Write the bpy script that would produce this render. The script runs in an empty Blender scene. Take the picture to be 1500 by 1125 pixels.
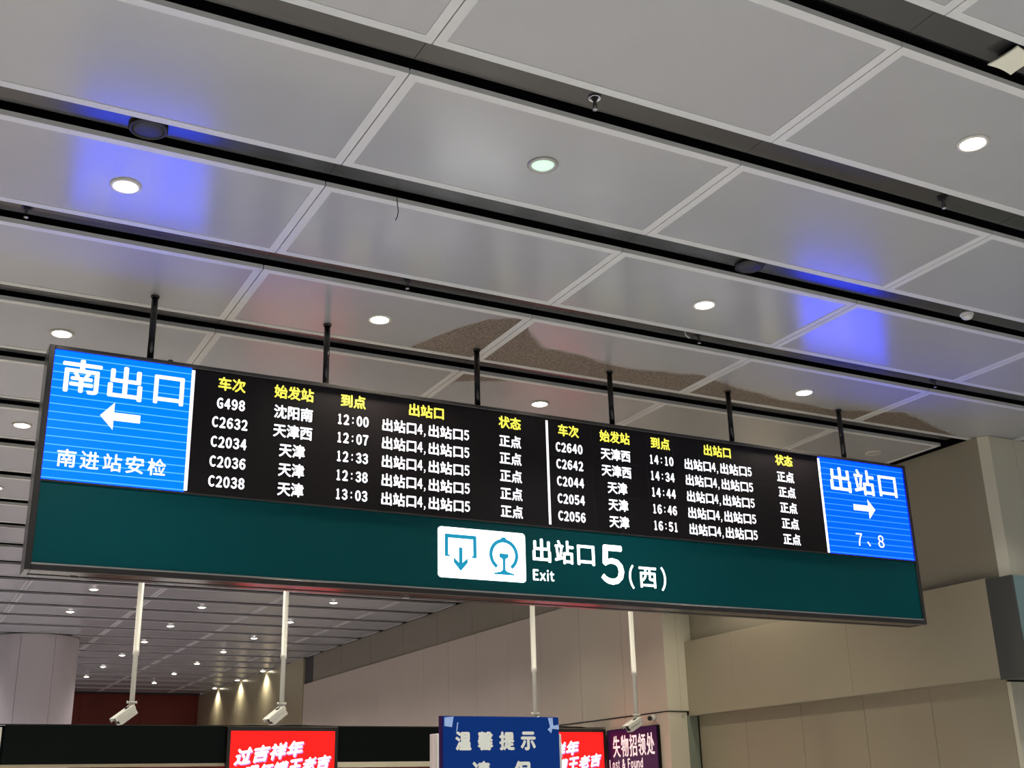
import bpy, bmesh, math, random
from mathutils import Vector, Matrix
random.seed(7)
scn = bpy.context.scene
COL = scn.collection

# ------------------------------------------------------------------ camera
cam_d = bpy.data.cameras.new('camera'); cam = bpy.data.objects.new('camera', cam_d); COL.objects.link(cam)
YAW, PITCH, ROLL, FPX = 0.494422032, 0.341383830, -0.0256833548, 1718.10724
EYE = 1.6
_f = Vector((math.sin(YAW)*math.cos(PITCH), math.cos(YAW)*math.cos(PITCH), math.sin(PITCH)))
_r = Vector((math.cos(YAW), -math.sin(YAW), 0)); _u = _r.cross(_f)
_c, _s = math.cos(ROLL), math.sin(ROLL)
_r2 = _c*_r + _s*_u; _u2 = -_s*_r + _c*_u
cam.matrix_world = Matrix(((_r2.x, _u2.x, -_f.x, 0), (_r2.y, _u2.y, -_f.y, 0), (_r2.z, _u2.z, -_f.z, EYE), (0, 0, 0, 1)))
cam_d.sensor_width = 36.0; cam_d.lens = FPX/1500*36.0; cam_d.clip_end = 200
scn.camera = cam

# ------------------------------------------------------------------ world, exposure
w = bpy.data.worlds.new('hall_ambient'); scn.world = w; w.use_nodes = True
w.node_tree.nodes['Background'].inputs[0].default_value = (0.92, 0.95, 1.0, 1)
w.node_tree.nodes['Background'].inputs[1].default_value = 0.10
scn.view_settings.view_transform = 'Standard'; scn.view_settings.look = 'None'
scn.view_settings.exposure = 0.0; scn.view_settings.gamma = 1.0
scn.view_settings.use_curve_mapping = False
scn.cycles.use_denoising = True
scn.cycles.max_bounces = 6; scn.cycles.diffuse_bounces = 4; scn.cycles.glossy_bounces = 3
scn.cycles.sample_clamp_indirect = 4.0
scn.cycles.caustics_reflective = False; scn.cycles.caustics_refractive = False

# ------------------------------------------------------------------ hall grid
CZ = 5.6                       # underside of the ceiling panels
PX0, PPX = 2.28, 2.42          # panel joints along x
PY0, PPY = 5.385, 1.463        # near edge of strip 0 along y
PD = 1.15                      # strip depth; the rest of the pitch is the dark gap
SPOT_W = 238.0
WARM = (1.0, 0.965, 0.91)
COOL = (1.0, 0.91, 0.96)
AMBER = (1.0, 0.90, 0.74)
def strip_c(k): return PY0 + PPY*k + PD/2
def gap_c(k): return PY0 + PPY*k - (PPY-PD)/2   # gap in front of strip k
def spot(x, y, power=SPOT_W, col=WARM, ang=125):
    l = bpy.data.lights.new('downlight_spot', 'SPOT'); l.energy = power; l.color = col
    l.spot_size = math.radians(ang); l.spot_blend = 0.7; l.shadow_soft_size = 0.07
    o = bpy.data.objects.new('downlight_spot', l); COL.objects.link(o); o.location = (x, y, CZ-0.03)
# the lit downlights of the hall, checkerboard over columns of panels
LIT = []
for x, par in ((-3.78, 1), (-1.36, 0), (1.06, 1), (3.49, 0), (5.91, 1), (8.30, 0), (10.70, 1)):
    for k in range(-9, 26):
        if k % 2 != par: continue
        if (x, k) in ((3.49, 0), (10.70, 3)): continue           # one faint lamp, one dead lamp
        if x > 10 and 6 < k < 20: continue
        LIT.append((x, k))
for x, k in LIT:
    if x == 3.49 and k in (16, 18): continue                      # the round pillar stands there
    if k >= 9 and x < 10: spot(x, strip_c(k), SPOT_W*0.95, COOL)
    else: spot(x, strip_c(k), SPOT_W*(0.8 if x > 10 else 1.15), AMBER if 2 <= k <= 9 or k >= 20 else WARM)
spot(3.49, strip_c(0), SPOT_W*0.15, (0.8, 1.0, 0.9))

# ------------------------------------------------------------------ materials
def mat(name, col, rough=0.5, metal=0.0, ior=1.5, var=0.06, vscale=3.0, bump=0.0, bscale=200.0, emit=None, es=0.0, spec=None):
    m = bpy.data.materials.new(name); m.use_nodes = True; nt = m.node_tree; b = nt.nodes['Principled BSDF']
    b.inputs['Roughness'].default_value = rough; b.inputs['Metallic'].default_value = metal; b.inputs['IOR'].default_value = ior
    if spec is not None: b.inputs['Specular IOR Level'].default_value = spec
    tc = nt.nodes.new('ShaderNodeTexCoord')
    nz = nt.nodes.new('ShaderNodeTexNoise'); nz.inputs['Scale'].default_value = vscale; nz.inputs['Detail'].default_value = 5
    nt.links.new(tc.outputs['Object'], nz.inputs['Vector'])
    mx = nt.nodes.new('ShaderNodeMix'); mx.data_type = 'RGBA'
    mx.inputs['A'].default_value = (*[max(0, c*(1-var)) for c in col], 1); mx.inputs['B'].default_value = (*[min(1, c*(1+var)) for c in col], 1)
    nt.links.new(nz.outputs['Fac'], mx.inputs['Factor']); nt.links.new(mx.outputs['Result'], b.inputs['Base Color'])
    if bump:
        n2 = nt.nodes.new('ShaderNodeTexNoise'); n2.inputs['Scale'].default_value = bscale
        nt.links.new(tc.outputs['Object'], n2.inputs['Vector'])
        bp = nt.nodes.new('ShaderNodeBump'); bp.inputs['Strength'].default_value = bump; bp.inputs['Distance'].default_value = 0.002
        nt.links.new(n2.outputs['Fac'], bp.inputs['Height']); nt.links.new(bp.outputs['Normal'], b.inputs['Normal'])
    if emit:
        b.inputs['Emission Color'].default_value = (*emit, 1); b.inputs['Emission Strength'].default_value = es
    return m
def lin(r, g, b):
    f = lambda c: (c/255/12.92) if c/255 <= .04045 else ((c/255+.055)/1.055)**2.4
    return (f(r), f(g), f(b))

M = {}
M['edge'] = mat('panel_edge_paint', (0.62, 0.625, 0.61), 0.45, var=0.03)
M['edge_far'] = mat('reflection_dulled_edge_paint', (0.45, 0.445, 0.44), 0.45, var=0.03)  # far rows: edge paint darkened to imitate the contrast lost to glossy reflection
M['dark'] = mat('black_channel_metal', (0.032, 0.032, 0.031), 0.24, ior=1.75, var=0.2)
M['void'] = mat('dark_ceiling_void', (0.006, 0.006, 0.007), 0.9)
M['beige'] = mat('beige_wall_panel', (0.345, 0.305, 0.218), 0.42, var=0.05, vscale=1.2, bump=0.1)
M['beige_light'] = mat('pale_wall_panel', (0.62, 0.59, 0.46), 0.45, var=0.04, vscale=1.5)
M['beige_dark'] = mat('grey_beige_band_panel', (0.29, 0.262, 0.195), 0.45, var=0.05, vscale=1.5, bump=0.1)
M['joint'] = mat('wall_joint', (0.07, 0.065, 0.06), 0.8)
M['gold'] = mat('satin_champagne_panel', (0.62, 0.56, 0.36), 0.25, metal=0.35, var=0.05)
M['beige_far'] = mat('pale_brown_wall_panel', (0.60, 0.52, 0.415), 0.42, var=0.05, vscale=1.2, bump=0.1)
M['red'] = mat('deep_red_wall', (0.16, 0.015, 0.006), 0.5, var=0.5, vscale=0.5)
M['pillar'] = mat('pillar_panel', (0.62, 0.57, 0.56), 0.5, var=0.06, vscale=1.0)
M['floor'] = mat('polished_granite_floor', (0.50, 0.50, 0.50), 0.25, var=0.1, vscale=6)
M['frame'] = mat('dark_brushed_frame', (0.085, 0.080, 0.076), 0.22, metal=0.7, var=0.15)
M['silver'] = mat('silver_strip', (0.55, 0.55, 0.52), 0.3, metal=0.8)
M['green'] = mat('deep_teal_face', (0.0, 0.060, 0.068), 0.4, var=0.12, vscale=0.8, spec=0.15)
M['led'] = mat('black_led_face', (0.009, 0.007, 0.008), 0.35, var=0.3, vscale=1.2, spec=0.25)
M['pole'] = mat('black_gloss_tube', (0.008, 0.008, 0.009), 0.18)
M['white'] = mat('white_paint', (0.66, 0.66, 0.61), 0.4, var=0.05)
M['cream'] = mat('cream_plastic', (0.78, 0.77, 0.62), 0.4, var=0.03)
M['black'] = mat('black_panel', (0.004, 0.006, 0.006), 0.3, var=0.2, spec=0.15)
M['rubber'] = mat('black_rubber', (0.01, 0.01, 0.01), 0.5)
M['grille'] = mat('black_grille', (0.018, 0.018, 0.022), 0.45, bump=0.6, bscale=300)
M['chrome'] = mat('chrome', (0.75, 0.75, 0.75), 0.12, metal=1.0)
M['yellowtext'] = mat('led_yellow', (0.3, 0.3, 0.02), 0.5, emit=(1.0, 0.93, 0.10), es=1.05)
M['ledwhite'] = mat('led_white', (0.5, 0.5, 0.5), 0.5, emit=(0.93, 0.93, 1.0), es=1.25)
M['signwhite'] = mat('backlit_white', (0.8, 0.8, 0.8), 0.5, emit=(1, 1, 0.97), es=2.4)
M['icon'] = mat('pictogram_teal', (0.0, 0.20, 0.34), 0.5, emit=(0.0, 0.25, 0.42), es=0.75)
M['divider'] = mat('pictogram_grey_line', (0.2, 0.2, 0.2), 0.5, emit=(0.2, 0.22, 0.22), es=0.6)
M['lamp'] = mat('lit_lamp_lens', (0.9, 0.9, 0.85), 0.4, emit=(1.0, 0.93, 0.80), es=14.0)
M['lampdim'] = mat('faint_lamp_lens', (0.6, 0.7, 0.62), 0.3, emit=(0.66, 1.0, 0.80), es=0.62)
M['lampdead'] = mat('unlit_lamp_lens', (0.42, 0.42, 0.38), 0.3)
M['ring'] = mat('lamp_trim_ring', (0.62, 0.60, 0.55), 0.35)
M['ringgrey'] = mat('grey_lamp_trim_ring', (0.40, 0.39, 0.36), 0.3, metal=0.4)
M['adred'] = mat('red_screen', (0.1, 0.0, 0.0), 0.3, emit=(1.0, 0.012, 0.010), es=1.7, spec=0.1)
M['adtext'] = mat('screen_white_text', (0.6, 0.6, 0.7), 0.5, emit=(0.86, 0.85, 1.0), es=1.25)
M['adshadow'] = mat('screen_blue_text_edge', (0.3, 0.2, 0.5), 0.5, emit=(0.48, 0.16, 0.55), es=0.8)
M['purple'] = mat('purple_light_panel', (0.02, 0.006, 0.025), 0.35, emit=lin(45, 20, 62), es=0.5, spec=0.2)
M['purpletext'] = mat('pinkish_white_text', (0.6, 0.5, 0.5), 0.5, emit=(0.86, 0.68, 0.66), es=0.9)
M['blueboard'] = mat('blue_notice_board', (0.0, 0.030, 0.20), 0.4, var=0.06, spec=0.2)
M['boardtext'] = mat('notice_white_print', (0.72, 0.74, 0.66), 0.5)
M['tape'] = mat('clear_adhesive_tape', (0.35, 0.50, 0.80), 0.15, var=0.2, vscale=30)
M['greybox'] = mat('charcoal_box_side', (0.06, 0.063, 0.058), 0.4)
M['tealbox'] = mat('grey_teal_box_front', (0.16, 0.24, 0.24), 0.35)
M['glass'] = mat('greenish_glass_edge', (0.22, 0.25, 0.20), 0.2)
M['lightstrip'] = mat('lit_shop_interior', (0.6, 0.6, 0.6), 0.5, emit=(0.9, 0.88, 0.85), es=0.9)
M['pinkcap'] = mat('pink_tinged_metal', (0.55, 0.45, 0.42), 0.4)

# perforated ceiling infill, with a dark brown speckled area between two curves
def infill_mat():
    m = mat('perforated_ceiling_metal', (0.385, 0.39, 0.395), 0.27, ior=1.75, var=0.04, vscale=2.5, bump=0.0)
    nt = m.node_tree; b = nt.nodes['Principled BSDF']; old = b.inputs['Base Color'].links[0].from_socket
    geo = nt.nodes.new('ShaderNodeNewGeometry'); sep = nt.nodes.new('ShaderNodeSeparateXYZ'); nt.links.new(geo.outputs['Position'], sep.inputs[0])
    def math_(op, a, bb, clamp=False):
        n = nt.nodes.new('ShaderNodeMath'); n.operation = op; n.use_clamp = clamp
        for i, v in enumerate((a, bb)):
            if isinstance(v, (int, float)): n.inputs[i].default_value = v
            else: nt.links.new(v, n.inputs[i])
        return n.outputs[0]
    def curve(pts, x0=3.0, x1=12.0, y0=8.0, y1=11.0):
        t = math_('DIVIDE', math_('SUBTRACT', sep.outputs[0], x0), x1-x0)
        c = nt.nodes.new('ShaderNodeFloatCurve'); cm = c.mapping; cu = cm.curves[0]
        P = [((x-x0)/(x1-x0), (y-y0)/(y1-y0)) for x, y in pts]
        cu.points[0].location = P[0]; cu.points[1].location = P[-1]
        for p in P[1:-1]: cu.points.new(*p)
        for p in cu.points: p.handle_type = 'VECTOR'
        cm.update(); nt.links.new(t, c.inputs['Value'])
        return math_('ADD', math_('MULTIPLY', c.outputs[0], y1-y0), y0)
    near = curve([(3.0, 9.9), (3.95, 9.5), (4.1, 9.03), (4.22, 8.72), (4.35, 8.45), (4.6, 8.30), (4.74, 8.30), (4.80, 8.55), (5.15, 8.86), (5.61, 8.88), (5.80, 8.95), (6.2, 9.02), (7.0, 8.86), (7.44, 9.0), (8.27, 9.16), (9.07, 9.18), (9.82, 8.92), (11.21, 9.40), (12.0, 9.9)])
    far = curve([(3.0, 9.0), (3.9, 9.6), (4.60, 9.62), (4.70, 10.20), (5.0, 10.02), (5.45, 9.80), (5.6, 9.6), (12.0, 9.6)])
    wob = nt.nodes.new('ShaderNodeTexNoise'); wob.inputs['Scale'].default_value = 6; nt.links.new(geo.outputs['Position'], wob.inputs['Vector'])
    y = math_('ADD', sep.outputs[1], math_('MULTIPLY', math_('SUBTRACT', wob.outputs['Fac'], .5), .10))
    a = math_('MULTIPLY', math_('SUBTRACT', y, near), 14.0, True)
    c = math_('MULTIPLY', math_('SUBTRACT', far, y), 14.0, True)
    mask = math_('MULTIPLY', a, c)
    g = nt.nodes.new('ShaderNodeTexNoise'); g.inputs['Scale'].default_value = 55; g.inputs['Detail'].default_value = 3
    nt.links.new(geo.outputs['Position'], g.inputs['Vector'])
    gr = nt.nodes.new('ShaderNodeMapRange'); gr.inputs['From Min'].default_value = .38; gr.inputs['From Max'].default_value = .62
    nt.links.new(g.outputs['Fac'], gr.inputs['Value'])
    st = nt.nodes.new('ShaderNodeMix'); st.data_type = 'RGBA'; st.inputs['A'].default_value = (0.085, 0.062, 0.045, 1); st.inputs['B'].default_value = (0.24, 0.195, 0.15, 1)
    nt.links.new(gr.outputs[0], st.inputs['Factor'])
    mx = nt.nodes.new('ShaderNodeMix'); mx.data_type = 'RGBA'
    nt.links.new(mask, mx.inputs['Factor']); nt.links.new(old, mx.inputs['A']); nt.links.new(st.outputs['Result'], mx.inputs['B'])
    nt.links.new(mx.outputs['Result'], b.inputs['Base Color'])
    # fine perforation as grain
    pf = nt.nodes.new('ShaderNodeTexNoise'); pf.inputs['Scale'].default_value = 90; pf.inputs['Detail'].default_value = 2
    nt.links.new(geo.outputs['Position'], pf.inputs['Vector'])
    bp = nt.nodes.new('ShaderNodeBump'); bp.inputs['Strength'].default_value = .12; bp.inputs['Distance'].default_value = .003
    nt.links.new(pf.outputs['Fac'], bp.inputs['Height']); nt.links.new(bp.outputs['Normal'], b.inputs['Normal'])
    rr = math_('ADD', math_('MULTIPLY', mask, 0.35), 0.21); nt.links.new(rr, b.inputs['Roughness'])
    return m
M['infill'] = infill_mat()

# blue LED panels: fine cyan lines every 63 mm
def blue_mat(name, base, line):
    m = mat(name, (0.0, 0.01, 0.05), 0.4, spec=0.1); nt = m.node_tree; b = nt.nodes['Principled BSDF']
    tc = nt.nodes.new('ShaderNodeTexCoord'); sp = nt.nodes.new('ShaderNodeSeparateXYZ'); nt.links.new(tc.outputs['Object'], sp.inputs[0])
    def mm(op, a, bb):
        n = nt.nodes.new('ShaderNodeMath'); n.operation = op
        for i, v in enumerate((a, bb)):
            if isinstance(v, (int, float)): n.inputs[i].default_value = v
            else: nt.links.new(v, n.inputs[i])
        return n.outputs[0]
    fr = mm('FRACT', mm('DIVIDE', mm('ADD', sp.outputs[2], 100*0.0643 - 4.918 + 0.003), 0.0643), 0)
    ln = mm('LESS_THAN', fr, 0.12)
    mx = nt.nodes.new('ShaderNodeMix'); mx.data_type = 'RGBA'; mx.inputs['A'].default_value = (*base, 1); mx.inputs['B'].default_value = (*line, 1)
    nt.links.new(ln, mx.inputs['Factor']); nt.links.new(mx.outputs['Result'], b.inputs['Emission Color']); b.inputs['Emission Strength'].default_value = 1.0
    return m
M['blueL'] = blue_mat('blue_led_panel', (0.0, 0.25, 7.0), (0.12, 0.60, 7.0))
M['blueR'] = blue_mat('blue_led_panel_deeper', (0.0, 0.145, 7.0), (0.07, 0.40, 7.0))

# ------------------------------------------------------------------ mesh helpers
def link(name, me, mats, parent=None, loc=(0, 0, 0), rot=(0, 0, 0)):
    for m in (mats if isinstance(mats, (list, tuple)) else [mats]):
        if len(me.materials) < (len(mats) if isinstance(mats, (list, tuple)) else 1): me.materials.append(m)
    o = bpy.data.objects.new(name, me); COL.objects.link(o); o.location = loc; o.rotation_euler = rot
    if parent: o.parent = parent
    return o
def tag(o, label=None, cat=None, group=None, kind=None):
    if label: o['label'] = label
    if cat: o['category'] = cat
    if group: o['group'] = group
    if kind: o['kind'] = kind
    return o
def empty(name, loc=(0, 0, 0), rot=(0, 0, 0)):
    o = bpy.data.objects.new(name, None); COL.objects.link(o); o.location = loc; o.rotation_euler = rot; o.empty_display_size = 0.1
    return o
def bm_box(bm, x0, x1, y0, y1, z0, z1, mi=0, bevel=0.0):
    vs = [bm.verts.new(p) for p in ((x0,y0,z0),(x1,y0,z0),(x1,y1,z0),(x0,y1,z0),(x0,y0,z1),(x1,y0,z1),(x1,y1,z1),(x0,y1,z1))]
    fs = [bm.faces.new([vs[i] for i in q]) for q in ((0,3,2,1),(4,5,6,7),(0,1,5,4),(1,2,6,5),(2,3,7,6),(3,0,4,7))]
    for f in fs: f.material_index = mi
    if bevel:
        es = list({e for f in fs for e in f.edges})
        bmesh.ops.bevel(bm, geom=es, offset=bevel, segments=1, affect='EDGES', material=-1)
def done(bm, name='m', smooth=False):
    bmesh.ops.recalc_face_normals(bm, faces=bm.faces)
    me = bpy.data.meshes.new(name); bm.to_mesh(me); bm.free()
    if smooth:
        for p in me.polygons: p.use_smooth = True
    return me
def box(name, x0, x1, y0, y1, z0, z1, m, parent=None, bevel=0.0, origin=None):
    bm = bmesh.new(); ox, oy, oz = origin or (0, 0, 0)
    bm_box(bm, x0-ox, x1-ox, y0-oy, y1-oy, z0-oz, z1-oz, 0, bevel)
    return link(name, done(bm, name), m, parent, (ox, oy, oz))
def lathe(bm, prof, n=24, center=(0, 0, 0), mi=0, axis=None):
    rings = []; q = Matrix.Identity(3)
    if axis is not None: q = Vector((0, 0, 1)).rotation_difference(Vector(axis).normalized()).to_matrix()
    for r, z in prof:
        rings.append([bm.verts.new(q @ Vector((r*math.cos(2*math.pi*i/n), r*math.sin(2*math.pi*i/n), z)) + Vector(center)) for i in range(n)] if r > 1e-6 else [bm.verts.new(q @ Vector((0, 0, z)) + Vector(center))])
    for a, b in zip(rings, rings[1:]):
        for i in range(n):
            j = (i+1) % n
            if len(a) == 1 and len(b) == 1: continue
            if len(a) == 1: f = bm.faces.new((a[0], b[j], b[i]))
            elif len(b) == 1: f = bm.faces.new((a[i], a[j], b[0]))
            else: f = bm.faces.new((a[i], a[j], b[j], b[i]))
            f.material_index = mi; f.smooth = True
def lathe_obj(name, prof, m, parent=None, loc=(0, 0, 0), n=24, axis=None):
    bm = bmesh.new(); lathe(bm, prof, n, axis=axis)
    me = bpy.data.meshes.new(name); bmesh.ops.recalc_face_normals(bm, faces=bm.faces); bm.to_mesh(me); bm.free()
    return link(name, me, m, parent, loc)
def tube(name, pts, r, m, parent=None, n=10):
    bm = bmesh.new(); rings = []
    pts = [Vector(p) for p in pts]
    for i, p in enumerate(pts):
        d = (pts[min(i+1, len(pts)-1)] - pts[max(i-1, 0)]).normalized()
        a = d.orthogonal().normalized() if i == 0 else (ref - d*ref.dot(d)).normalized()
        ref = a; b = d.cross(a)
        rings.append([bm.verts.new(p + r*(math.cos(2*math.pi*k/n)*a + math.sin(2*math.pi*k/n)*b)) for k in range(n)])
    for A, B in zip(rings, rings[1:]):
        for k in range(n): f = bm.faces.new((A[k], A[(k+1) % n], B[(k+1) % n], B[k])); f.smooth = True
    bm.faces.new(rings[0]); bm.faces.new(rings[-1])
    return link(name, done(bm, name, False), m, parent)
def poly(name, pts, m, parent, y0, th=0.004, loc=(0, 0, 0)):
    """outline in the x-z plane, th thick towards the viewer"""
    bm = bmesh.new()
    A = [bm.verts.new((x, y0-th, z)) for x, z in pts]; B = [bm.verts.new((x, y0, z)) for x, z in pts]
    bm.faces.new(A); bm.faces.new(B[::-1])
    for i in range(len(pts)): j = (i+1) % len(pts); bm.faces.new((A[i], B[i], B[j], A[j]))
    bmesh.ops.recalc_face_normals(bm, faces=bm.faces)
    bmesh.ops.triangulate(bm, faces=[f for f in bm.faces if len(f.verts) > 4], ngon_method='EAR_CLIP')
    return link(name, done(bm, name), m, parent, loc)

_tc = {}
def glyphs(s, bold=0.0, spacing=1.0):
    """vertices and faces of a string, scaled into the unit box -.5...+.5 (x right, y up)"""
    s = ''.join(chr(ord(c)+0xFEE0) if '!' < c <= '~' else c for c in s)
    k = (s, bold, spacing)
    if k in _tc: return _tc[k]
    cu = bpy.data.curves.new('t', 'FONT'); cu.body = s; cu.size = 1; cu.offset = bold; cu.space_character = spacing; cu.resolution_u = 3
    cu.extrude = 0.0
    o = bpy.data.objects.new('t', cu); COL.objects.link(o)
    dg = bpy.context.evaluated_depsgraph_get(); me = bpy.data.meshes.new_from_object(o.evaluated_get(dg))
    vs = [v.co.copy() for v in me.vertices]; fs = [list(p.vertices) for p in me.polygons]
    bpy.data.objects.remove(o); bpy.data.curves.remove(cu); bpy.data.meshes.remove(me)
    x0 = min(v.x for v in vs); x1 = max(v.x for v in vs); y0 = min(v.y for v in vs); y1 = max(v.y for v in vs)
    vs = [((v.x-(x0+x1)/2)/(x1-x0), (v.y-(y0+y1)/2)/(y1-y0)) for v in vs]
    _tc[k] = (vs, fs); return _tc[k]
def text(name, items, m, parent, yp, th=0.003, frame='xz', shear=0.0, rise=0.0):
    """items: (string, centre x, centre z, width, height[, stroke gain]); frame 'xz' faces -y, 'yz' faces -x (reads towards -y)"""
    V = []; F = []
    for it in items:
        s, cx, cz, wd, ht = it[:5]; b = (it[5] if len(it) > 5 else 0.018)*ht
        vs, fs = glyphs(s); n = len(vs); ed = {}
        for f in fs:
            for i in range(len(f)):
                e = (f[i], f[(i+1) % len(f)])
                if (e[1], e[0]) in ed: del ed[(e[1], e[0])]
                else: ed[e] = 1
        for q, (sx, sz) in enumerate(((0, 0), (-b, 0), (b, 0), (0, b), (0, -b)) if b > 0 else ((0, 0),)):
            base = len(V)
            for d in (0, 1):
                for u, v in vs:
                    a, z = cx + sx + u*(wd-2*b) + shear*v*ht, cz + sz + v*(ht-2*b)
                    z += rise*(a - items[0][1])
                    off = -th - 0.00005*q if d == 0 else 0.0
                    V.append((a, yp+off, z) if frame == 'xz' else (yp+off, -a, z))
            for f in fs: F.append([base+i for i in f]); F.append([base+n+i for i in reversed(f)])
            for a, c in ed: F.append([base+a, base+n+a, base+n+c, base+c])
    me = bpy.data.meshes.new(name); me.from_pydata(V, [], F); me.update()
    return link(name, me, m, parent)
def digits(st, cx, cz, pitch, ht, gain=0.045, fill=0.86):
    """one item per character on an even pitch, as on a dot-matrix screen"""
    out = []
    for i, c in enumerate(st):
        x = cx + (i-(len(st)-1)/2)*pitch
        if c == ':': out.append((':', x, cz, pitch*.22, ht*.62, gain))
        elif c == '1': out.append(('1', x, cz, pitch*.56, ht, gain))
        else: out.append((c, x, cz, pitch*fill, ht, gain))
    return out

# ------------------------------------------------------------------ setting: floor and ceiling
fl = box('floor', -9, 14, -14, 46, -0.1, -0.008, M['joint']); tag(fl, kind='structure')
tile_me = {}
tm = bmesh.new(); bm_box(tm, 0.004, 1.996, 0.004, 1.996, -0.008, 0.0, 0); tile = done(tm, 'floor_tile'); tile.materials.append(M['floor'])
for i in range(-4, 7):
    for j in range(-7, 20):
        o = bpy.data.objects.new('floor_tile', tile); COL.objects.link(o); o.location = (i*2, j*2, 0); o.parent = fl

ceil = box('ceiling', -9, 14, -14, 46, CZ+0.40, CZ+0.55, M['void']); tag(ceil, kind='structure')
def panel_mesh(wx, far=False):
    bm = bmesh.new(); g = 0.004; bw = 0.060; rc = 0.004; h = 0.036
    # outer pan: sides, then border ring, then infill a little higher
    x0, x1, y0, y1 = g, wx-g, 0, PD
    def ring(x0, x1, y0, y1, z): return [bm.verts.new(p) for p in ((x0,y0,z),(x1,y0,z),(x1,y1,z),(x0,y1,z))]
    top = ring(x0, x1, y0, y1, h); bot = ring(x0, x1, y0, y1, 0)
    inn = ring(x0+bw, x1-bw, y0+bw, y1-bw, 0); inn2 = ring(x0+bw, x1-bw, y0+bw, y1-bw, rc)
    for A, B in ((top, bot), (bot, inn), (inn, inn2)):
        for i in range(4): j = (i+1) % 4; bm.faces.new((A[i], A[j], B[j], B[i])).material_index = 0
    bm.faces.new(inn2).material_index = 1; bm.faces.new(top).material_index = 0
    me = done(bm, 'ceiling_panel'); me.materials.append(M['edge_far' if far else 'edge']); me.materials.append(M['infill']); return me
def channel_mesh(wx):
    bm = bmesh.new(); gw = PPY-PD
    # lower flange next to the nearer strip, sloping step, upper flange
    prof = [(-0.02, 0.060), (0.80*gw, 0.060), (0.83*gw, 0.12), (gw+0.02, 0.13), (gw+0.02, 0.16), (-0.02, 0.16)]
    A = [bm.verts.new((0.002, y, z)) for y, z in prof]; B = [bm.verts.new((wx-0.002, y, z)) for y, z in prof]
    for i in range(len(prof)): j = (i+1) % len(prof); bm.faces.new((A[i], A[j], B[j], B[i]))
    bm.faces.new(A[::-1]); bm.faces.new(B)
    me = done(bm, 'ceiling_channel'); me.materials.append(M['dark']); return me
_pm = {}; _cm = {}
edges = [PX0 + PPX*i for i in range(-3, 6)]
for k in range(-4, 28):
    y = PY0 + PPY*k
    xe = 10.86 if y > 14.5 else (11.26 if y > 9.5 else 14.0)
    xc = 10.86 if y > 15.6 else (11.30 if y > 9.6 else 14.0)
    if y + PD > 45.6: continue
    for a, b in zip(edges, edges[1:]):
        if a >= xe - 0.1: continue
        b1 = min(b, xe); b2 = min(b, xc)
        wx = round(b1-a, 3); wc = round(b2-a, 3)
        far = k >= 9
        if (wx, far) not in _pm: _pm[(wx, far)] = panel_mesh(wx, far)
        if wc not in _cm: _cm[wc] = channel_mesh(wc)
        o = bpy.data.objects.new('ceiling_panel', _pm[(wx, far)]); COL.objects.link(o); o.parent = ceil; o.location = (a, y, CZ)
        o = bpy.data.objects.new('ceiling_channel', _cm[wc]); COL.objects.link(o); o.parent = ceil; o.location = (a, y-(PPY-PD), CZ)

# ------------------------------------------------------------------ setting: right wall
def prism(name, pts, z0, z1, m, kind=None, parent=None):
    bm = bmesh.new()
    A = [bm.verts.new((x, y, z0)) for x, y in pts]; B = [bm.verts.new((x, y, z1)) for x, y in pts]
    bm.faces.new(A[::-1]); bm.faces.new(B)
    for i in range(len(pts)): j = (i+1) % len(pts); bm.faces.new((A[i], A[j], B[j], B[i]))
    o = link(name, done(bm, name), m, parent)
    if kind: tag(o, kind=kind)
    return o
wr = prism('wall_right', [(10.90, 45.6), (10.90, 15.40), (11.46, 15.40), (11.46, 9.50), (13.9, 9.50), (13.9, 45.6)], 0, CZ+0.02, M['joint'], 'structure')
def wpanel(x0, x1, y0, y1, z0, z1, m, label=None, bevel=0.003, name='wall_panel'):
    o = box(name, x0, x1, y0, y1, z0, z1, m, wr, bevel)
    if label: o['label'] = label
    return o
G = 0.004
ys = [15.35, 16.54, 17.89, 19.30, 20.62, 21.97, 23.32, 24.64, 25.97, 27.35, 28.71, 30.10, 31.50, 33.08]
for i, (a, b) in enumerate(zip(ys, ys[1:])):
    g = 0.008 if i in (1, 2, 5, 6) else 0.003
    wpanel(10.85, 10.90, a+g/2, b-g/2, 2.845, 4.865, M['beige_far'])
    wpanel(10.85, 10.90, a+g/2, b-g/2, 0.0, 2.830, M['beige_far'])
yb = [15.36, 16.9, 18.6, 20.4, 22.22, 23.95, 25.9, 28.0, 30.1, 32.38]
for a, b in zip(yb, yb[1:]):
    wpanel(10.885, 10.90, a+G, b-G, 4.868, CZ, M['beige_dark'])
wpanel(10.97, 10.99, 32.4, 33.1, 4.87, CZ, M['joint'], name='recess_panel')
for a, b in ((33.1, 35.4), (35.4, 37.8), (37.8, 40.2), (40.2, 42.6), (42.6, 45.4)):
    wpanel(10.83, 10.90, a+G, b-G, 0, CZ, M['gold'], 'satin champagne panel' if a < 34 else None)
# step face towards the viewer
wpanel(10.85+0.002, 11.10, 15.35, 15.40, 2.845, CZ, M['beige_light'], 'pale greenish end panel')
wpanel(11.103, 11.42, 15.35, 15.40, 2.845, CZ, M['beige_light'])
wpanel(10.85+0.002, 11.20, 15.35, 15.40, 0, 2.830, M['beige_light'])
wpanel(11.205, 11.40, 15.35, 15.40, 0, 2.78, M['glass'], 'greenish corner strip')
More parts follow.
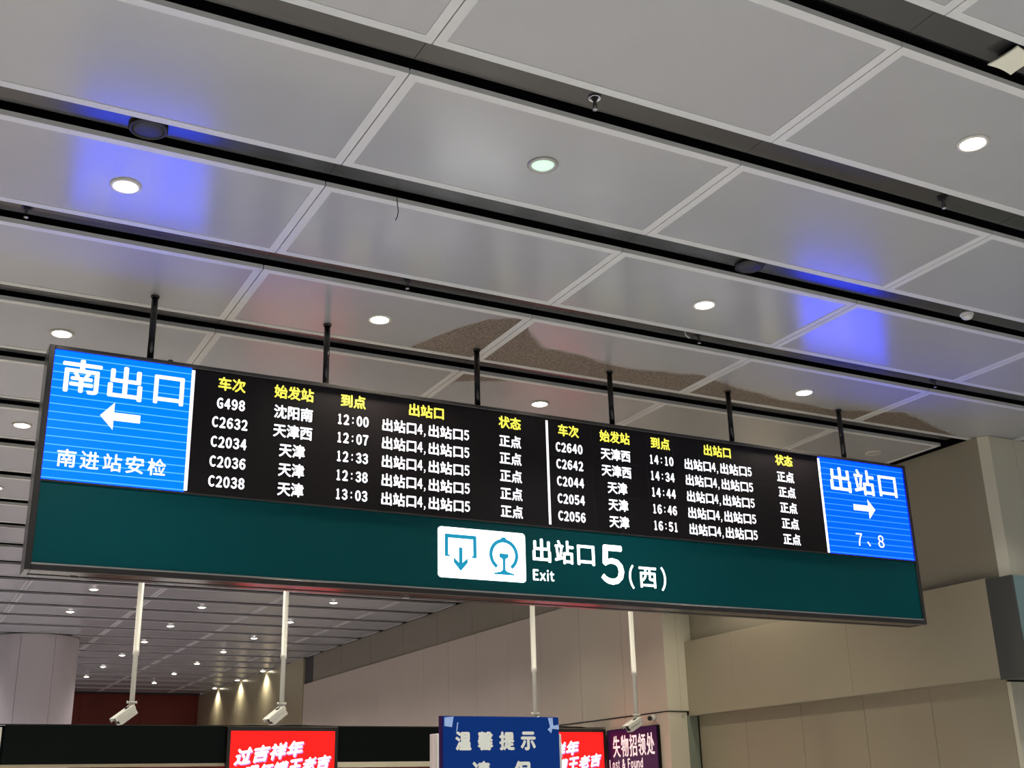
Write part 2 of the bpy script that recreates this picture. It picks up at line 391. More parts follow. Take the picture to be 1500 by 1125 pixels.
# upper wall, beam and lower wall of the nearer stretch
for a, b in ((9.32, 11.3), (11.3, 13.3), (13.3, 15.35)):
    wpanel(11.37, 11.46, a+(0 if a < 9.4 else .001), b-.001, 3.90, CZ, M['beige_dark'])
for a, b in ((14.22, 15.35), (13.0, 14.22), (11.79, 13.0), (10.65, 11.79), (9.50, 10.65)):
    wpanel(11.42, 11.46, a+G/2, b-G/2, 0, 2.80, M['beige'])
    
bmn = box('wall_beam', 11.26, 11.40, 9.42, 15.38, 2.80, 3.88, M['joint'], wr)
for a, b in ((9.42, 11.76), (11.76, 14.18), (14.18, 15.36)):
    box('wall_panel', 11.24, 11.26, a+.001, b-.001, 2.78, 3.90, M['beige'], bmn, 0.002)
box('trim', 11.24, 11.42, 9.42, 15.36, 2.772, 2.782, M['beige_dark'], bmn)
# pier that faces the viewer, with a narrow chamfered corner strip
o = prism('chamfer_strip', [(11.37, 9.318), (11.455, 9.22), (11.50, 9.27), (11.46, 9.40)], 3.90, CZ, M['beige_light'], parent=wr)
wpanel(11.458, 11.887, 9.22, 9.50, 3.90, CZ, M['beige_light'])
wpanel(11.893, 12.9, 9.22, 9.50, 3.90, CZ, M['beige_light'])
wpanel(12.905, 13.9, 9.22, 9.50, 3.90, CZ, M['beige_light'])
wpanel(11.42, 12.6, 9.44, 9.50, 0, 2.74, M['beige_light'])
wpanel(12.605, 13.9, 9.44, 9.50, 0, 2.74, M['beige_light'])
lb = empty('wall_box', (11.24, 9.05, 2.75))
tag(lb, 'charcoal box with a grey-teal front capping the near end of the wall beam', 'wall box')
box('side_panel', 0, 0.03, 0, 0.37, 0, 1.13, M['greybox'], lb, 0.002)
box('front_panel', 0.03, 2.5, 0, 0.03, 0, 1.13, M['tealbox'], lb, 0.002)
box('body', 0.03, 2.5, 0.03, 0.37, 0.004, 1.126, M['greybox'], lb)

# back wall and round pillar
wb = box('wall_back', -6, 10.9, 45.45, 45.8, 0, CZ+0.3, M['joint']); tag(wb, kind='structure')
for i in range(8):
    for j in range(4):
        a = -5.98 + i*2.11
        box('wall_panel', a, a+2.10, 45.40, 45.45, j*1.4+.004, j*1.4+1.396, M['red'], wb)
pr = empty('round_pillar', (3.36, 30.95, 0)); tag(pr, 'pale round pillar rising to the far ceiling at the left edge of the photo', 'pillar')
def arc_panel(r0, r1, a0, a1, z0, z1, n=6):
    bm = bmesh.new(); V = []
    for i in range(n+1):
        t = a0 + (a1-a0)*i/n
        V.append([bm.verts.new((r*math.cos(t), r*math.sin(t), z)) for r, z in ((r0, z0), (r1, z0), (r1, z1), (r0, z1))])
    for A, B in zip(V, V[1:]):
        for i in range(4): j = (i+1) % 4; f = bm.faces.new((A[i], A[j], B[j], B[i]))
    bm.faces.new(V[0]); bm.faces.new(V[-1][::-1])
    return done(bm, 'pillar_panel')
for z0, z1 in ((0, 2.6), (2.606, CZ-.012)):
    pm = arc_panel(0.95, 1.0, 0.004, 2*math.pi/8-0.004, z0, z1, 8); pm.materials.append(M['pillar'])
    for i in range(8):
        o = bpy.data.objects.new('cladding_panel', pm); COL.objects.link(o); o.parent = pr; o.rotation_euler.z = i*math.pi/4 + 0.35
lathe_obj('core', [(0, 0), (0.95, 0), (0.95, CZ-0.002), (0, CZ-0.002)], M['joint'], pr, n=32)
lathe_obj('shadow_ring', [(0.93, CZ-.012), (1.015, CZ-.012), (1.015, CZ-.002), (0.93, CZ-.002)], M['dark'], pr, n=40)

# ------------------------------------------------------------------ downlights
def lamp_parts(lens_m, ring_m):
    bm = bmesh.new(); lathe(bm, [(0.078, 0.012), (0.078, -0.004), (0.084, -0.011), (0.098, -0.010), (0.104, -0.003), (0.104, 0.004), (0.078, 0.012)], 28)
    bmesh.ops.recalc_face_normals(bm, faces=bm.faces); ring = bpy.data.meshes.new('trim_ring'); bm.to_mesh(ring); bm.free(); ring.materials.append(ring_m)
    bm = bmesh.new(); lathe(bm, [(0.0, -0.024), (0.03, -0.022), (0.06, -0.014), (0.0785, 0.0), (0.0785, 0.008), (0, 0.008)], 28)
    bmesh.ops.recalc_face_normals(bm, faces=bm.faces); ln = bpy.data.meshes.new('lens'); bm.to_mesh(ln); bm.free(); ln.materials.append(lens_m)
    return ring, ln
LP = {'lit': lamp_parts(M['lamp'], M['ring']), 'dim': lamp_parts(M['lampdim'], M['ringgrey']), 'dead': lamp_parts(M['lampdead'], M['ring'])}
def downlight(x, k, label, state='lit', group=None):
    o = empty('ceiling_light', (x, strip_c(k), CZ)); tag(o, label, 'ceiling light', group)
    for nm, me in zip(('trim_ring', 'lens'), LP[state]):
        p = bpy.data.objects.new(nm, me); COL.objects.link(p); p.parent = o
near_labels = {
    (1.06, 1): 'lit round downlight inside the blue glow, below the left ceiling speaker',
    (5.91, -1): 'big glaring downlight near the upper right of the photo, the nearest one',
    (1.06, 3): 'glaring downlight just above the top left corner of the hanging sign',
    (1.06, 5): 'lit downlight at the left edge, beside the upper half of the sign',
    (1.06, 7): 'lit downlight cut by the left edge of the photo, beside the sign',
    (3.49, 2): 'warm lit downlight between the second and third hanger poles of the sign',
    (5.91, 1): 'lit downlight in the panel above the fourth hanger pole, right of centre',
    (5.91, 3): 'lit downlight peeking over the sign between the third and fourth hanger poles',
    (8.30, 2): 'lit downlight above the sign between the two rightmost hanger poles',
}
for key, l in near_labels.items(): downlight(*key, l)
downlight(3.49, 0, 'faint greenish downlight in a grey ring, near the top centre', 'dim')
downlight(10.70, 3, 'unlit downlight at the ceiling end beside the pier, above the right screen', 'dead')
ordn = ['first', 'second', 'third', 'fourth', 'fifth', 'sixth', 'seventh', 'eighth']
for x, ks, nm in ((3.49, (12, 14), 'left'), (5.91, (11, 13, 15, 17, 19, 21, 23), 'middle'), (8.30, (12, 14, 16, 18, 20, 22, 24), 'right'), (10.70, (21, 23, 25), 'wallside')):
    for i, k in enumerate(ks):
        if nm == 'wallside': l = 'lit downlight grazing the champagne wall, %s from the viewer' % ordn[i]
        else: l = 'small lit downlight in the far ceiling, %s beyond the sign in the %s row' % (ordn[i], nm)
        downlight(x, k, l)
for x, k in ((3.49, 4), (3.49, 6), (3.49, 8), (3.49, 10), (5.91, 5), (5.91, 7), (5.91, 9), (8.30, 4), (8.30, 6), (8.30, 8), (8.30, 10), (1.06, 9)):
    downlight(x, k, 'lit downlight of the ceiling stretch hidden behind the hanging sign', group='downlights behind the hanging sign')

# ------------------------------------------------------------------ fittings in the dark gaps
def sprinkler(x, g, label, ring=None):
    o = empty('sprinkler', (x, gap_c(g)-0.03, CZ+0.06)); tag(o, label, 'sprinkler')
    lathe_obj('cover_ring', [(0.030, 0.0), (0.040, -0.012), (0.036, -0.014), (0.022, -0.004), (0.022, 0.0)], ring or M['rubber'], o, n=20)
    lathe_obj('body', [(0, 0), (0.018, 0), (0.018, -0.02), (0.010, -0.03), (0.010, -0.055), (0, -0.055)], M['rubber'], o, n=12)
    bm = bmesh.new()
    for s in (-1, 1):
        bm_box(bm, s*0.012-.002, s*0.012+.002, -.003, .003, -0.088, -0.050)
    link('frame_arms', done(bm), M['rubber'], o)
    lathe_obj('deflector', [(0, -0.088), (0.016, -0.088), (0.017, -0.092), (0.0, -0.092)], M['silver'], o, n=14)
sprinkler(3.43, 0, 'sprinkler with a bright ring in the widest dark gap, above the faint downlight', M['chrome'])
sprinkler(6.40, 0, 'small dark sprinkler in the uppermost long gap towards the right edge')
sprinkler(0.51, 2, 'dark sprinkler in the ceiling gap at the left edge, under the blue glow')
sprinkler(3.43, 2, 'dark sprinkler in the gap above the second and third hanger poles')
sprinkler(6.37, 2, 'dark sprinkler in the gap below the downlight right of centre')
sprinkler(9.41, 2, 'dark sprinkler in the gap at the lower right of the blue glow')
cl = tube('cable_clip', [(6.19, gap_c(2)-.06, CZ+.06), (6.20, gap_c(2)-.06, CZ+.01), (6.25, gap_c(2)-.05, CZ-.005), (6.28, gap_c(2)-.05, CZ+.02)], 0.008, M['silver'])
tag(cl, 'small bent metal clip beside a sprinkler in the ceiling gap', 'clip')
def speaker(x, g, label):
    o = empty('ceiling_speaker', (x, gap_c(g)+0.02, CZ+0.055)); tag(o, label, 'speaker')
    lathe_obj('rim', [(0.095, 0.005), (0.118, 0.0), (0.122, -0.012), (0.112, -0.022), (0.098, -0.018), (0.095, 0.005)], M['rubber'], o, n=32)
    lathe_obj('grille', [(0, -0.030), (0.04, -0.029), (0.08, -0.024), (0.099, -0.016), (0.099, 0), (0, 0)], M['grille'], o, n=32)
speaker(1.06, 1, 'round black speaker in the ceiling gap, lit blue, near the upper left')
speaker(5.84, 1, 'round black speaker barely showing in the gap left of the right blue glow')
sd = empty('smoke_detector', (8.30, gap_c(1), CZ+0.05)); tag(sd, 'white domed smoke detector in the ceiling gap by the right edge', 'smoke detector')
lathe_obj('base', [(0, 0.01), (0.060, 0.01), (0.060, -0.012), (0, -0.012)], M['white'], sd)
lathe_obj('dome', [(0.052, -0.012), (0.050, -0.030), (0.036, -0.045), (0, -0.052)], M['white'], sd)
# square device with a curved skirt, upper right corner
ap = empty('wireless_access_point', (5.40, 3.735, CZ+0.025)); tag(ap, 'cream square ceiling device with curved edges in the gap at the upper right', 'access point')
bm = bmesh.new(); n = 12; S = 0.104
def sq(t, s, z, q):
    out = []
    cs = [(-1, -1), (1, -1), (1, 1), (-1, 1)]
    for c in range(4):
        (xa, ya), (xb, yb2) = cs[c], cs[(c+1) % 4]
        for i in range(6):
            u = i/6; bul = 1 - q*math.sin(math.pi*u)
            xx = xa+(xb-xa)*u; yy = ya+(yb2-ya)*u
            if xa == xb: xx *= bul
            else: yy *= bul
            out.append(bm.verts.new((xx*s, yy*s, z)))
    return out
R1 = sq(0, S, -0.018, 0.10); R2 = sq(0, S*0.98, -0.026, 0.10); R0 = sq(0, S*0.60, 0.015, 0.0)
for A, B in ((R0, R1), (R1, R2)):
    for i in range(24): j = (i+1) % 24; bm.faces.new((A[i], A[j], B[j], B[i]))
bm.faces.new(R2); bm.faces.new(R0)
bmesh.ops.recalc_face_normals(bm, faces=bm.faces)
link('cover', done(bm), M['cream'], ap, rot=(0, 0, 0.05))
box('mounting_plate', -0.06, 0.06, -0.06, 0.06, 0.035, 0.055, M['rubber'], ap)
hw = tube('loose_wire', [(2.80, PY0+PPY*1-.02, CZ+0.03), (2.80, PY0+PPY*1-.025, CZ-.02), (2.806, PY0+PPY*1-.03, CZ-.09), (2.80, PY0+PPY*1-.03, CZ-.13), (2.785, PY0+PPY*1-.03, CZ-.165)], 0.0035, M['rubber'], n=6)
tag(hw, 'thin black loose wire dangling from the ceiling gap', 'wire')
for (x, g, l) in ((9.03, 12, 'tiny dark sprinkler in the far ceiling nearest the right wall'), (10.2, 12, 'tiny dark sprinkler in the far ceiling touching the wall corner'), (5.75, 15, 'tiny dark sprinkler under the far ceiling beside the second camera pole')):
    sprinkler(x, g, l)

# ------------------------------------------------------------------ the hanging sign
SX0, SX1, SY0, SY1, SZ0, SZ1 = 0.85, 9.81, 9.05, 9.31, 3.255, 5.00
sg = empty('hanging_sign', (0, 0, 0)); tag(sg, 'long hanging information sign, black departures screen over a deep teal exit band', 'hanging sign')
fr = 0.045
bm = bmesh.new()
bm_box(bm, SX0, SX0+fr, SY0, SY1, SZ0, SZ1, 0, 0.004); bm_box(bm, SX1-fr*.8, SX1, SY0, SY1, SZ0, SZ1, 0, 0.004)
bm_box(bm, SX0+fr, SX1-fr*.8, SY0, SY1, SZ1-0.032, SZ1, 0, 0.004); bm_box(bm, SX0+fr, SX1-fr*.8, SY0, SY0+0.05, SZ0, SZ0+0.045, 0, 0.004)
bm_box(bm, SX0+fr, SX1-fr*.8, SY0+0.07, SY1-.07, SZ0+.006, SZ0+0.04, 0, 0.004); bm_box(bm, SX0+fr, SX1-fr*.8, SY1-.05, SY1, SZ0, SZ0+0.04, 0, 0.004)
bm_box(bm, SX0+fr, SX1-fr*.8, SY0+0.04, SY1-.01, SZ0+.02, SZ1-.02, 0)
link('housing', done(bm), M['frame'], sg)
for i, a in enumerate((1.2, 3.9, 6.6)):
    box('underside_clip', a, a+.05, SY1-.04, SY1-.01, SZ0-.008, SZ0+.002, M['silver'], sg)
box('silver_strip', SX0+fr, SX1-fr*.8, SY0+.004, SY0+.03, 3.300, 3.312, M['silver'], sg)['label'] = 'bright silver strip'
gp = box('exit_band', SX0+fr, SX1-fr*.8, SY0+0.020, SY0+0.035, 3.312, 3.925, M['green'], sg); gp['label'] = 'deep teal face'
box('divider_strip', SX0+fr, SX1-fr*.8, SY0+0.008, SY0+0.04, 3.922, 3.937, M['frame'], sg)
FY = SY0+0.020
ds = box('departures_screen', 1.975, 8.548, FY, FY+.02, 3.937, 4.968, M['led'], sg)
bl = box('blue_screen', 0.897, 1.945, FY, FY+.02, 3.937, 4.968, M['blueL'], sg); bl['label'] = 'bright blue screen pointing left'
br = box('blue_screen', 8.580, 9.772, FY, FY+.02, 3.937, 4.968, M['blueR'], sg); br['label'] = 'deeper blue screen pointing right'
for a, b, z0, z1 in ((1.947, 1.972, 3.955, 4.955), (5.235, 5.258, 3.958, 4.950), (8.552, 8.576, 3.94, 4.955)):
    box('white_bar', a, b, FY-.002, FY+.015, z0, z1, M['ledwhite'], sg)
# module seams of the screen
bm = bmesh.new()
for i in range(1, 21): x = 1.975+i*0.313; bm_box(bm, x-.0008, x+.0008, FY-.0006, FY+.001, 3.94, 4.965)
for z in (4.28, 4.62): bm_box(bm, 1.98, 8.54, FY-.0006, FY+.001, z-.0008, z+.0008)
link('module_seams', done(bm), M['frame'], ds)['kind'] = 'stuff'
TY = FY
HZ = 4.875; rows_z = [4.703, 4.540, 4.375, 4.210, 4.047]
cols = [2.278, 2.806, 3.332, 4.020, 4.855]
def led(name, s, cx, cz, wd, ht, m, bold=0.028): return text(name, [(s, cx, cz, wd, ht, bold)], m, ds, TY, 0.002)
for off, rows in ((0.0, [('G498', '沈阳南', '12:00'), ('C2632', '天津西', '12:07'), ('C2034', '天津', '12:33'), ('C2036', '天津', '12:38'), ('C2038', '天津', '13:03')]),
                  (3.203, [('C2640', '天津西', '14:10'), ('C2642', '天津西', '14:34'), ('C2044', '天津', '14:44'), ('C2054', '天津', '16:46'), ('C2056', '天津', '16:51')])):
    cx = [c+off for c in cols]
    if off: cx[1] -= 0.012; cx[4] += 0.026; cx[2] -= 0.008
    for s, c, wd in (('车次', cx[0], .228), ('始发站', cx[1], .343), ('到点', cx[2], .228), ('出站口', cx[3], .338), ('状态', cx[4], .232)):
        led('column_heading', s, c, HZ, wd, .118, M['yellowtext'])
    for (num, org, tm_), z in zip(rows, rows_z):
        text('train_number', digits(num, cx[0], z+.003, .060, .094), M['ledwhite'], ds, TY, .002)
        led('origin_station', org, cx[1], z-.004, .114*len(org)-.006, .118, M['ledwhite'])
        text('arrival_time', digits(tm_, cx[2], z, .059, .094), M['ledwhite'], ds, TY, .002)
        text('exit_list', [('出站口', cx[3]-.258, z, .322, .116, .028), ('4', cx[3]-.062, z, .050, .094, .03), (',', cx[3]-.018, z-.050, .016, .034, .03), ('出站口', cx[3]+.187, z, .335, .116, .028), ('5', cx[3]+.392, z, .050, .094, .03)], M['ledwhite'], ds, TY, .002)
        led('status', '正点', cx[4], z-.006, .226, .116, M['ledwhite'])
# blue screens
text('heading', [('南', 1.109, 4.775, .293, .275, .02), ('出', 1.437, 4.765, .262, .275, .02), ('口', 1.775, 4.755, .236, .240, .02)], M['ledwhite'], bl, TY, .002)
text('caption', [(c, 1.06+.167*i, 4.115, .138, .138, .016) for i, c in enumerate('南进站安检')], M['ledwhite'], bl, TY, .002)
poly('arrow', [(1.270, 4.482), (1.372, 4.598), (1.372, 4.517), (1.572, 4.517), (1.572, 4.452), (1.372, 4.452), (1.372, 4.376)], M['ledwhite'], bl, TY, .002)
text('heading', [('出', 8.842, 4.748, .285, .270, .02), ('站', 9.182, 4.750, .292, .285, .02), ('口', 9.522, 4.738, .262, .235, .02)], M['ledwhite'], br, TY, .002)
poly('arrow', [(9.293, 4.456), (9.197, 4.562), (9.197, 4.494), (8.987, 4.494), (8.987, 4.430), (9.197, 4.430), (9.197, 4.350)], M['ledwhite'], br, TY, .002)
text('caption', [('7', 9.011, 4.114, .085, .135, .008), ('、', 9.140, 4.075, .045, .052, .01), ('8', 9.318, 4.114, .085, .135, .008)], M['ledwhite'], br, TY, .002)
# exit band
GY = SY0+0.020
def rrect(x0, x1, z0, z1, r, n=6):
    out = []
    for cx, cz, a0 in ((x1-r, z0+r, -90), (x1-r, z1-r, 0), (x0+r, z1-r, 90), (x0+r, z0+r, 180)):
        for i in range(n+1): a = math.radians(a0+90*i/n); out.append((cx+r*math.cos(a), cz+r*math.sin(a)))
    return out
pb = poly('pictogram_plate', rrect(4.126, 4.978, 3.410, 3.849, .032), M['signwhite'], sg, GY, .006); pb['label'] = 'white backlit plate'
PYY = GY-.006
poly('exit_symbol_frame', [(4.188, 3.789), (4.493, 3.789), (4.493, 3.592), (4.446, 3.592), (4.446, 3.608), (4.460, 3.608), (4.460, 3.755), (4.221, 3.755), (4.221, 3.608), (4.236, 3.608), (4.236, 3.592), (4.188, 3.592)], M['icon'], pb, PYY, .002)
poly('exit_symbol_arrow', [(4.323, 3.677), (4.356, 3.677), (4.356, 3.545), (4.406, 3.588), (4.406, 3.545), (4.339, 3.472), (4.273, 3.545), (4.273, 3.588), (4.323, 3.545)], M['icon'], pb, PYY, .002)
box('thin_line', 4.547, 4.550, PYY-.001, PYY, 3.455, 3.806, M['divider'], pb)
# railway emblem: open circle with a knob on top, rail section inside
cxe, cze, ro, ri = 4.7605, 3.641, 0.144, 0.111
a0, a1 = math.radians(-57), math.radians(237)
out = [(cxe+ro*math.cos(a0+(a1-a0)*i/48), cze+ro*math.sin(a0+(a1-a0)*i/48)) for i in range(49)]
inn = [(cxe+ri*math.cos(a1-(a1-a0)*i/48), cze+ri*math.sin(a1-(a1-a0)*i/48)) for i in range(49)]
poly('emblem_ring', out+inn, M['icon'], pb, PYY, .002)
poly('emblem_knob', [(cxe-.030, 3.772), (cxe+.030, 3.772), (cxe+.024, 3.792), (cxe+.012, 3.799), (cxe-.012, 3.799), (cxe-.024, 3.792)], M['icon'], pb, PYY, .0025)
rp = [(.013, 3.513), (.030, 3.495), (.098, 3.478), (.100, 3.466), (-.100, 3.466), (-.098, 3.478), (-.030, 3.495), (-.013, 3.513), (-.013, 3.600), (-.020, 3.609), (-.042, 3.618), (-.047, 3.640), (-.040, 3.653), (.040, 3.653), (.047, 3.640), (.042, 3.618), (.020, 3.609), (.013, 3.600)]
poly('emblem_rail', [(cxe+a, b) for a, b in rp], M['icon'], pb, PYY, .002)
text('exit_heading', [('出', 5.148, 3.712, .188, .212, .022), ('站', 5.382, 3.712, .198, .215, .02), ('口', 5.612, 3.700, .186, .186, .025)], M['signwhite'], sg, GY, .003)
text('exit_caption', [('E', 5.081, 3.488, .058, .098, .03), ('x', 5.151, 3.474, .060, .070, .04), ('i', 5.203, 3.489, .016, .100, .012), ('t', 5.246, 3.483, .044, .088, .035)], M['signwhite'], sg, GY, .003)
text('exit_digit', [('5', 5.893, 3.632, .252, .368, .024)], M['signwhite'], sg, GY, .003)
text('exit_direction', [('(', 6.098, 3.535, .055, .225, .012), ('西', 6.280, 3.538, .195, .195, .016), (')', 6.458, 3.535, .055, .225, .012)], M['signwhite'], sg, GY, .003)
# hanger poles
for x in (1.63, 3.12, 4.59, 6.06, 7.53, 9.06):
    o = lathe_obj('hanger_pole', [(0, SZ1-.02), (0.027, SZ1-.02), (0.027, CZ+.002), (0, CZ+.002)], M['pole'], sg, (x, 9.195, 0), n=16)
    lathe_obj('pole_collar', [(0.027, CZ-.014), (0.036, CZ-.012), (0.036, CZ+.001), (0.027, CZ+.001)], M['pole'], o, n=16)
    box('pole_foot', -.05, .05, -.045, .045, SZ1, SZ1+.008, M['pole'], o)
lathe_obj('top_knob', [(0, SZ1-.005), (0.03, SZ1-.005), (0.022, SZ1+.03), (0, SZ1+.035)], M['pole'], sg, (1.78, 9.12, 0), n=12)

# ------------------------------------------------------------------ surveillance cameras on white poles
def cctv(x, y, zb, label, d=(-0.74, -0.24, -0.56)):
    o = empty('surveillance_camera', (x, y, CZ)); tag(o, label, 'security camera')
    z = zb-CZ
    lathe_obj('pole', [(0, 0.0615), (0.034, 0.0615), (0.034, z*0.80), (0.037, z*0.80), (0.037, z*0.80-.05), (0.028, z*0.80-.06), (0.029, z), (0, z)], M['white'], o, n=18)
    lathe_obj('flange', [(0, z), (0.055, z), (0.055, z-.012), (0, z-.012)], M['white'], o, n=18)
    for s in (-1, 1):
        lathe_obj('bolt', [(0, z+.010), (0.010, z+.010), (0.010, z-.02), (0, z-.02)], M['white'], o, (s*.048, 0, 0), n=8)
    bk = box('bracket', -.030, .030, -.025, .025, z-.125, z-.012, M['white'], o, .006)
    lathe_obj('swivel', [(0, -.042), (0.026, -.036), (0.034, 0), (0.026, .036), (0, .042)], M['rubber'], o, (-.034, -.02, z-.085), n=14, axis=(1, .5, 0))
    D = Vector(d).normalized(); q = D.to_track_quat('X', 'Z').to_matrix().to_4x4()
    def placed(nm, bm, m):
        bmesh.ops.transform(bm, matrix=Matrix.Translation((-.03, -.02, z-.120)) @ q, verts=bm.verts)
        return link(nm, done(bm), m, o)
    bm = bmesh.new(); bm_box(bm, -.07, .16, -.056, .056, -.056, .046, 0, .008); placed('camera_body', bm, M['white'])
    bm = bmesh.new(); bm_box(bm, -.07, .195, -.064, .064, .049, .055, 0); bm_box(bm, -.07, .195, -.066, -.062, .01, .055); bm_box(bm, -.07, .195, .062, .066, .01, .055); placed('sun_shield', bm, M['white'])
    bm = bmesh.new(); bm_box(bm, .158, .163, -.036, .036, -.034, .034); placed('front_glass', bm, M['rubber'])
    return o
PYc = 14.0
cctv(2.60, PYc, 2.75, 'white surveillance camera on a ceiling pole, in front of the deep red wall')
cctv(4.33, PYc, 2.76, 'white surveillance camera on a ceiling pole, above the left red screen')
cctv(7.77, PYc, 2.68, 'white camera pole whose foot ends behind the blue notice board', (-0.86, -0.12, -0.42))
cctv(9.36, PYc, 2.68, 'white surveillance camera on a ceiling pole, by the purple wall sign', (-0.86, -0.12, -0.42))

# small bullet camera, hook and cable on the wall
bc = empty('bullet_camera', (10.85, 15.72, 2.77)); tag(bc, 'small black ball camera on a white base above the purple wall sign', 'security camera')
lathe_obj('base', [(0, 0), (0.050, 0), (0.050, 0.03), (0.035, 0.05), (0, 0.05)], M['white'], bc, n=18, axis=(-1, 0, 0))
lathe_obj('ball', [(0, -.04), (.028, -.028), (.04, 0), (.028, .028), (0, .04)], M['rubber'], bc, (-.075, 0.03, -.01), n=16)
hk = tube('wall_hook', [(11.12+.025*math.cos(t), 15.335-.0, 2.775+.025*math.sin(t)) for t in [math.radians(a) for a in range(-200, 100, 20)]], .004, M['silver'], n=6)
tag(hk, 'tiny metal hook on the pale corner face below the wall joint', 'hook')
cb = tube('wall_cable', [(10.842, 18.9, 2.838), (10.842, 17.5, 2.835), (10.842, 16.2, 2.838), (10.842, 15.36, 2.840), (10.86, 15.34, 2.840), (11.23, 15.34, 2.836)], .007, M['rubber'], n=6)
tag(cb, 'thin dark cable running along the wall joint above the purple wall sign', 'cable')

# ------------------------------------------------------------------ black fascia with advertising screens
FA = 17.1
fa = empty('shop_fascia', (0, FA, 0)); tag(fa, 'long black fascia running behind the cameras along the bottom of the photo', 'fascia')
for a, b in ((1.60, 4.50), (6.16, 8.0), (8.0, 9.09), (-1.5, 1.52), (-4.6, -1.5)):
    box('fascia_panel', a+.003, b-.003, 0, .05, 2.20, 2.69, M['black'], fa, .003)
box('body', -4.6, 10.80, .05, .45, 2.18, 2.685, M['black'], fa)
box('top_rail', -4.6, 10.80, .0, .06, 2.692, 2.704, M['frame'], fa)
box('lower_rail', -4.6, 4.50, .0, .06, 2.155, 2.195, M['beige'], fa)['label'] = 'pale lower rail'
box('lower_rail', 6.16, 9.08, .0, .06, 2.12, 2.195, M['beige_light'], fa)['label'] = 'pale lower rail'
box('light_strip', 1.525, 1.565, -.02, .05, 2.2, 2.66, M['white'], fa)
for a, b in ((-4.6, -.6), (-.6, 2.45), (3.35, 4.15)):
    box('lit_panel', a+.05, b-.05, .10, .13, 1.4, 2.13, M['lightstrip'], fa)
box('lower_panel', -4.6, 10.80, .15, .35, 0, 2.155, M['red'], fa)
for s in (-1, 1): pass
tube('loose_cable', [(4.6, .1, 2.70), (4.9, .1, 2.715), (5.2, .12, 2.708), (5.5, .1, 2.72), (5.8, .12, 2.712), (6.1, .1, 2.705)], .008, M['rubber'], fa, n=6)
tube('loose_cable', [(9.1, .1, 2.70), (9.5, .1, 2.712), (9.95, .12, 2.725), (10.1, .12, 2.72), (10.4, .1, 2.712), (10.5, .1, 2.703)], .009, M['rubber'], fa, n=6)
def adscreen(x0, label):
    o = empty('advertising_screen', (x0, FA-.06, 0)); tag(o, label, 'screen')
    W, H0, H1 = 1.63, 1.70, 2.68
    bm = bmesh.new(); f = .045
    bm_box(bm, 0, f, 0, .10, H0, H1); bm_box(bm, W-f, W, 0, .10, H0, H1); bm_box(bm, f, W-f, 0, .10, H1-.055, H1); bm_box(bm, f, W-f, 0, .10, H0, H0+f)
    link('frame', done(bm), M['frame'], o)
    s = box('screen', f, W-f, .02, .09, H0+f, H1-.055, M['adred'], o)
    rise = 0.13
    def line(nm, chars, cx0, cz0, pitch, wd, ht, dx=0.0, dz=0.0, m=None, yy=.02):
        text(nm, [(c, cx0+pitch*i+dx, cz0+dz, wd, ht, .045) for i, c in enumerate(chars)], m, s, yy, .002, shear=.22, rise=rise)
    line('slogan_shadow', '过吉祥年', .245, 2.285, .250, .235, .225, .014, -.016, M['adshadow'])
    line('slogan', '过吉祥年', .245, 2.285, .250, .235, .225, 0, 0, M['adtext'], .018)
    line('slogan_shadow', '喝红罐王老吉', .36, 2.055, .212, .200, .200, .012, -.014, M['adshadow'])
    line('slogan', '喝红罐王老吉', .36, 2.055, .212, .200, .200, 0, 0, M['adtext'], .018)
    return o
adscreen(4.51, 'red advertising screen with slanted white characters, under the second camera pole')
adscreen(9.14, 'red advertising screen partly hidden behind the blue notice board')

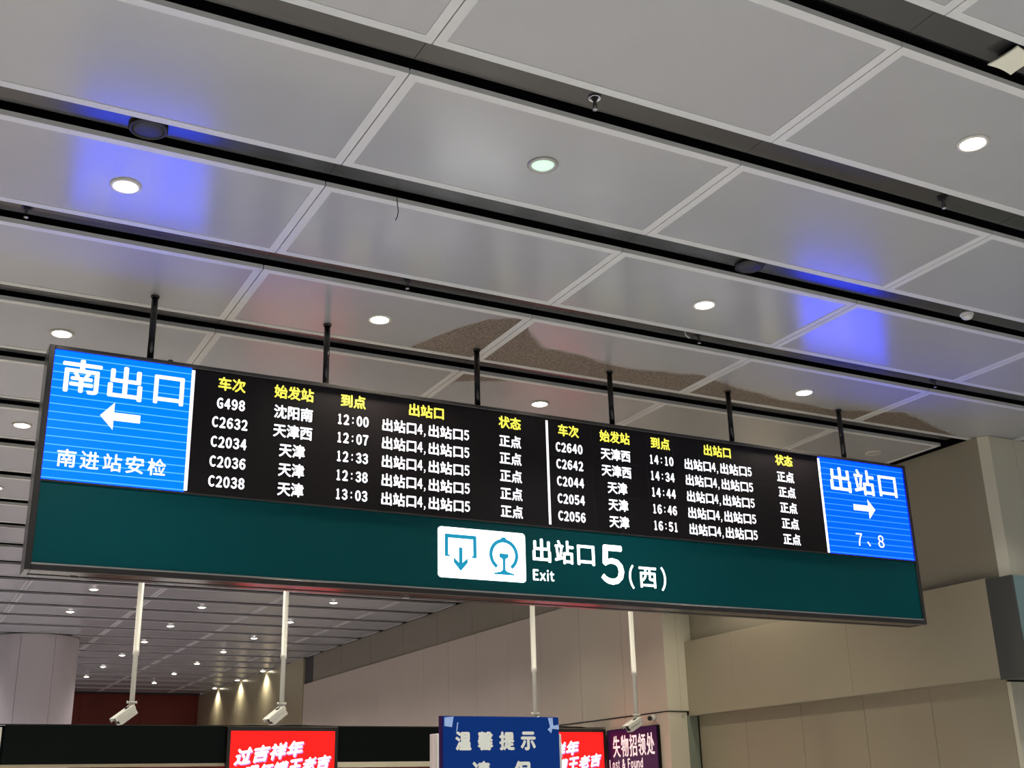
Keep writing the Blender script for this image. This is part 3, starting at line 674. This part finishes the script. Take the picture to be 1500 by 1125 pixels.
# ------------------------------------------------------------------ purple wall sign (faces the hall, on the right wall)
ps = empty('lost_property_sign', (0, 0, 0)); tag(ps, 'purple light box sign with pinkish white characters on the right wall', 'sign')
box('housing', 10.80, 10.85, 15.60, 17.04, 1.60, 2.655, M['black'], ps)
pf = box('face', 10.79, 10.80, 15.615, 17.02, 1.615, 2.645, M['purple'], ps)
text('heading', [(c, -(16.765-.243*i), 2.385, .215, .335, .012) for i, c in enumerate('失物招领处')], M['purpletext'], pf, 10.79, .002, 'yz')
LF = []; xx = 0.0
for c in 'Lost & Found':
    wch = {'L': .075, 's': .07, 't': .045, ' ': .045, '&': .095, 'F': .075}.get(c, .078)
    if c != ' ':
        up = c in 'L&Fd'; tt = c == 't'
        LF.append((c, -17.0+xx+wch/2, 2.115+(0 if up else (-.008 if tt else -.021)), wch*.86, .150 if up else (.134 if tt else .108), .025))
    xx += wch + .012
text('caption', LF, M['purpletext'], pf, 10.79, .002, 'yz')

# ------------------------------------------------------------------ blue notice board on a stand
ns = empty('notice_stand', (3.11, 6.0, 0)); tag(ns, 'standing notice with a blue board of white characters, taped at its corners', 'notice board')
box('backing_panel', -.388, .392, .012, .045, .35, 1.952, M['white'], ns, .004)
box('side_trim', -.412, -.388, .005, .045, .35, 1.950, M['pinkcap'], ns, .003)
bd = box('board', -.352, .370, 0, .010, 1.05, 2.042, M['blueboard'], ns, .002); bd['label'] = 'blue printed board'
box('board_back', -.372, .362, .010, .016, 1.05, 2.044, M['purple'], ns)
for s in (-1, 1):
    lathe_obj('post', [(0, 0.02), (.018, .02), (.018, .40), (0, .40)], M['silver'], ns, (s*.30, .03, 0), n=12)
box('foot_plate', -.42, .42, -.18, .22, 0, .02, M['frame'], ns, .004)
text('heading', [(c, -.232+.1335*i, 1.913, .097, .100, .045) for i, c in enumerate('温馨提示')], M['boardtext'], bd, 0, .001)
text('message', [('请', -.128, 1.748, .118, .120, .045), ('保', .128, 1.748, .118, .120, .045)], M['boardtext'], bd, 0, .001)
tp = poly('tape', [(-.345, 2.035), (-.29, 2.040), (-.300, 1.985), (-.345, 1.99)], M['tape'], bd, 0, .0015)
poly('tape', [(.30, 2.038), (.33, 2.038), (.333, 1.995), (.370, 2.002), (.368, 1.975), (.325, 1.978), (.318, 1.955), (.295, 1.975), (.312, 1.988)], M['tape'], bd, 0, .0015)
poly('tape', [(-.268, 2.01), (-.262, 2.01), (-.268, 1.97), (-.276, 1.955)], M['tape'], bd, 0, .0015)
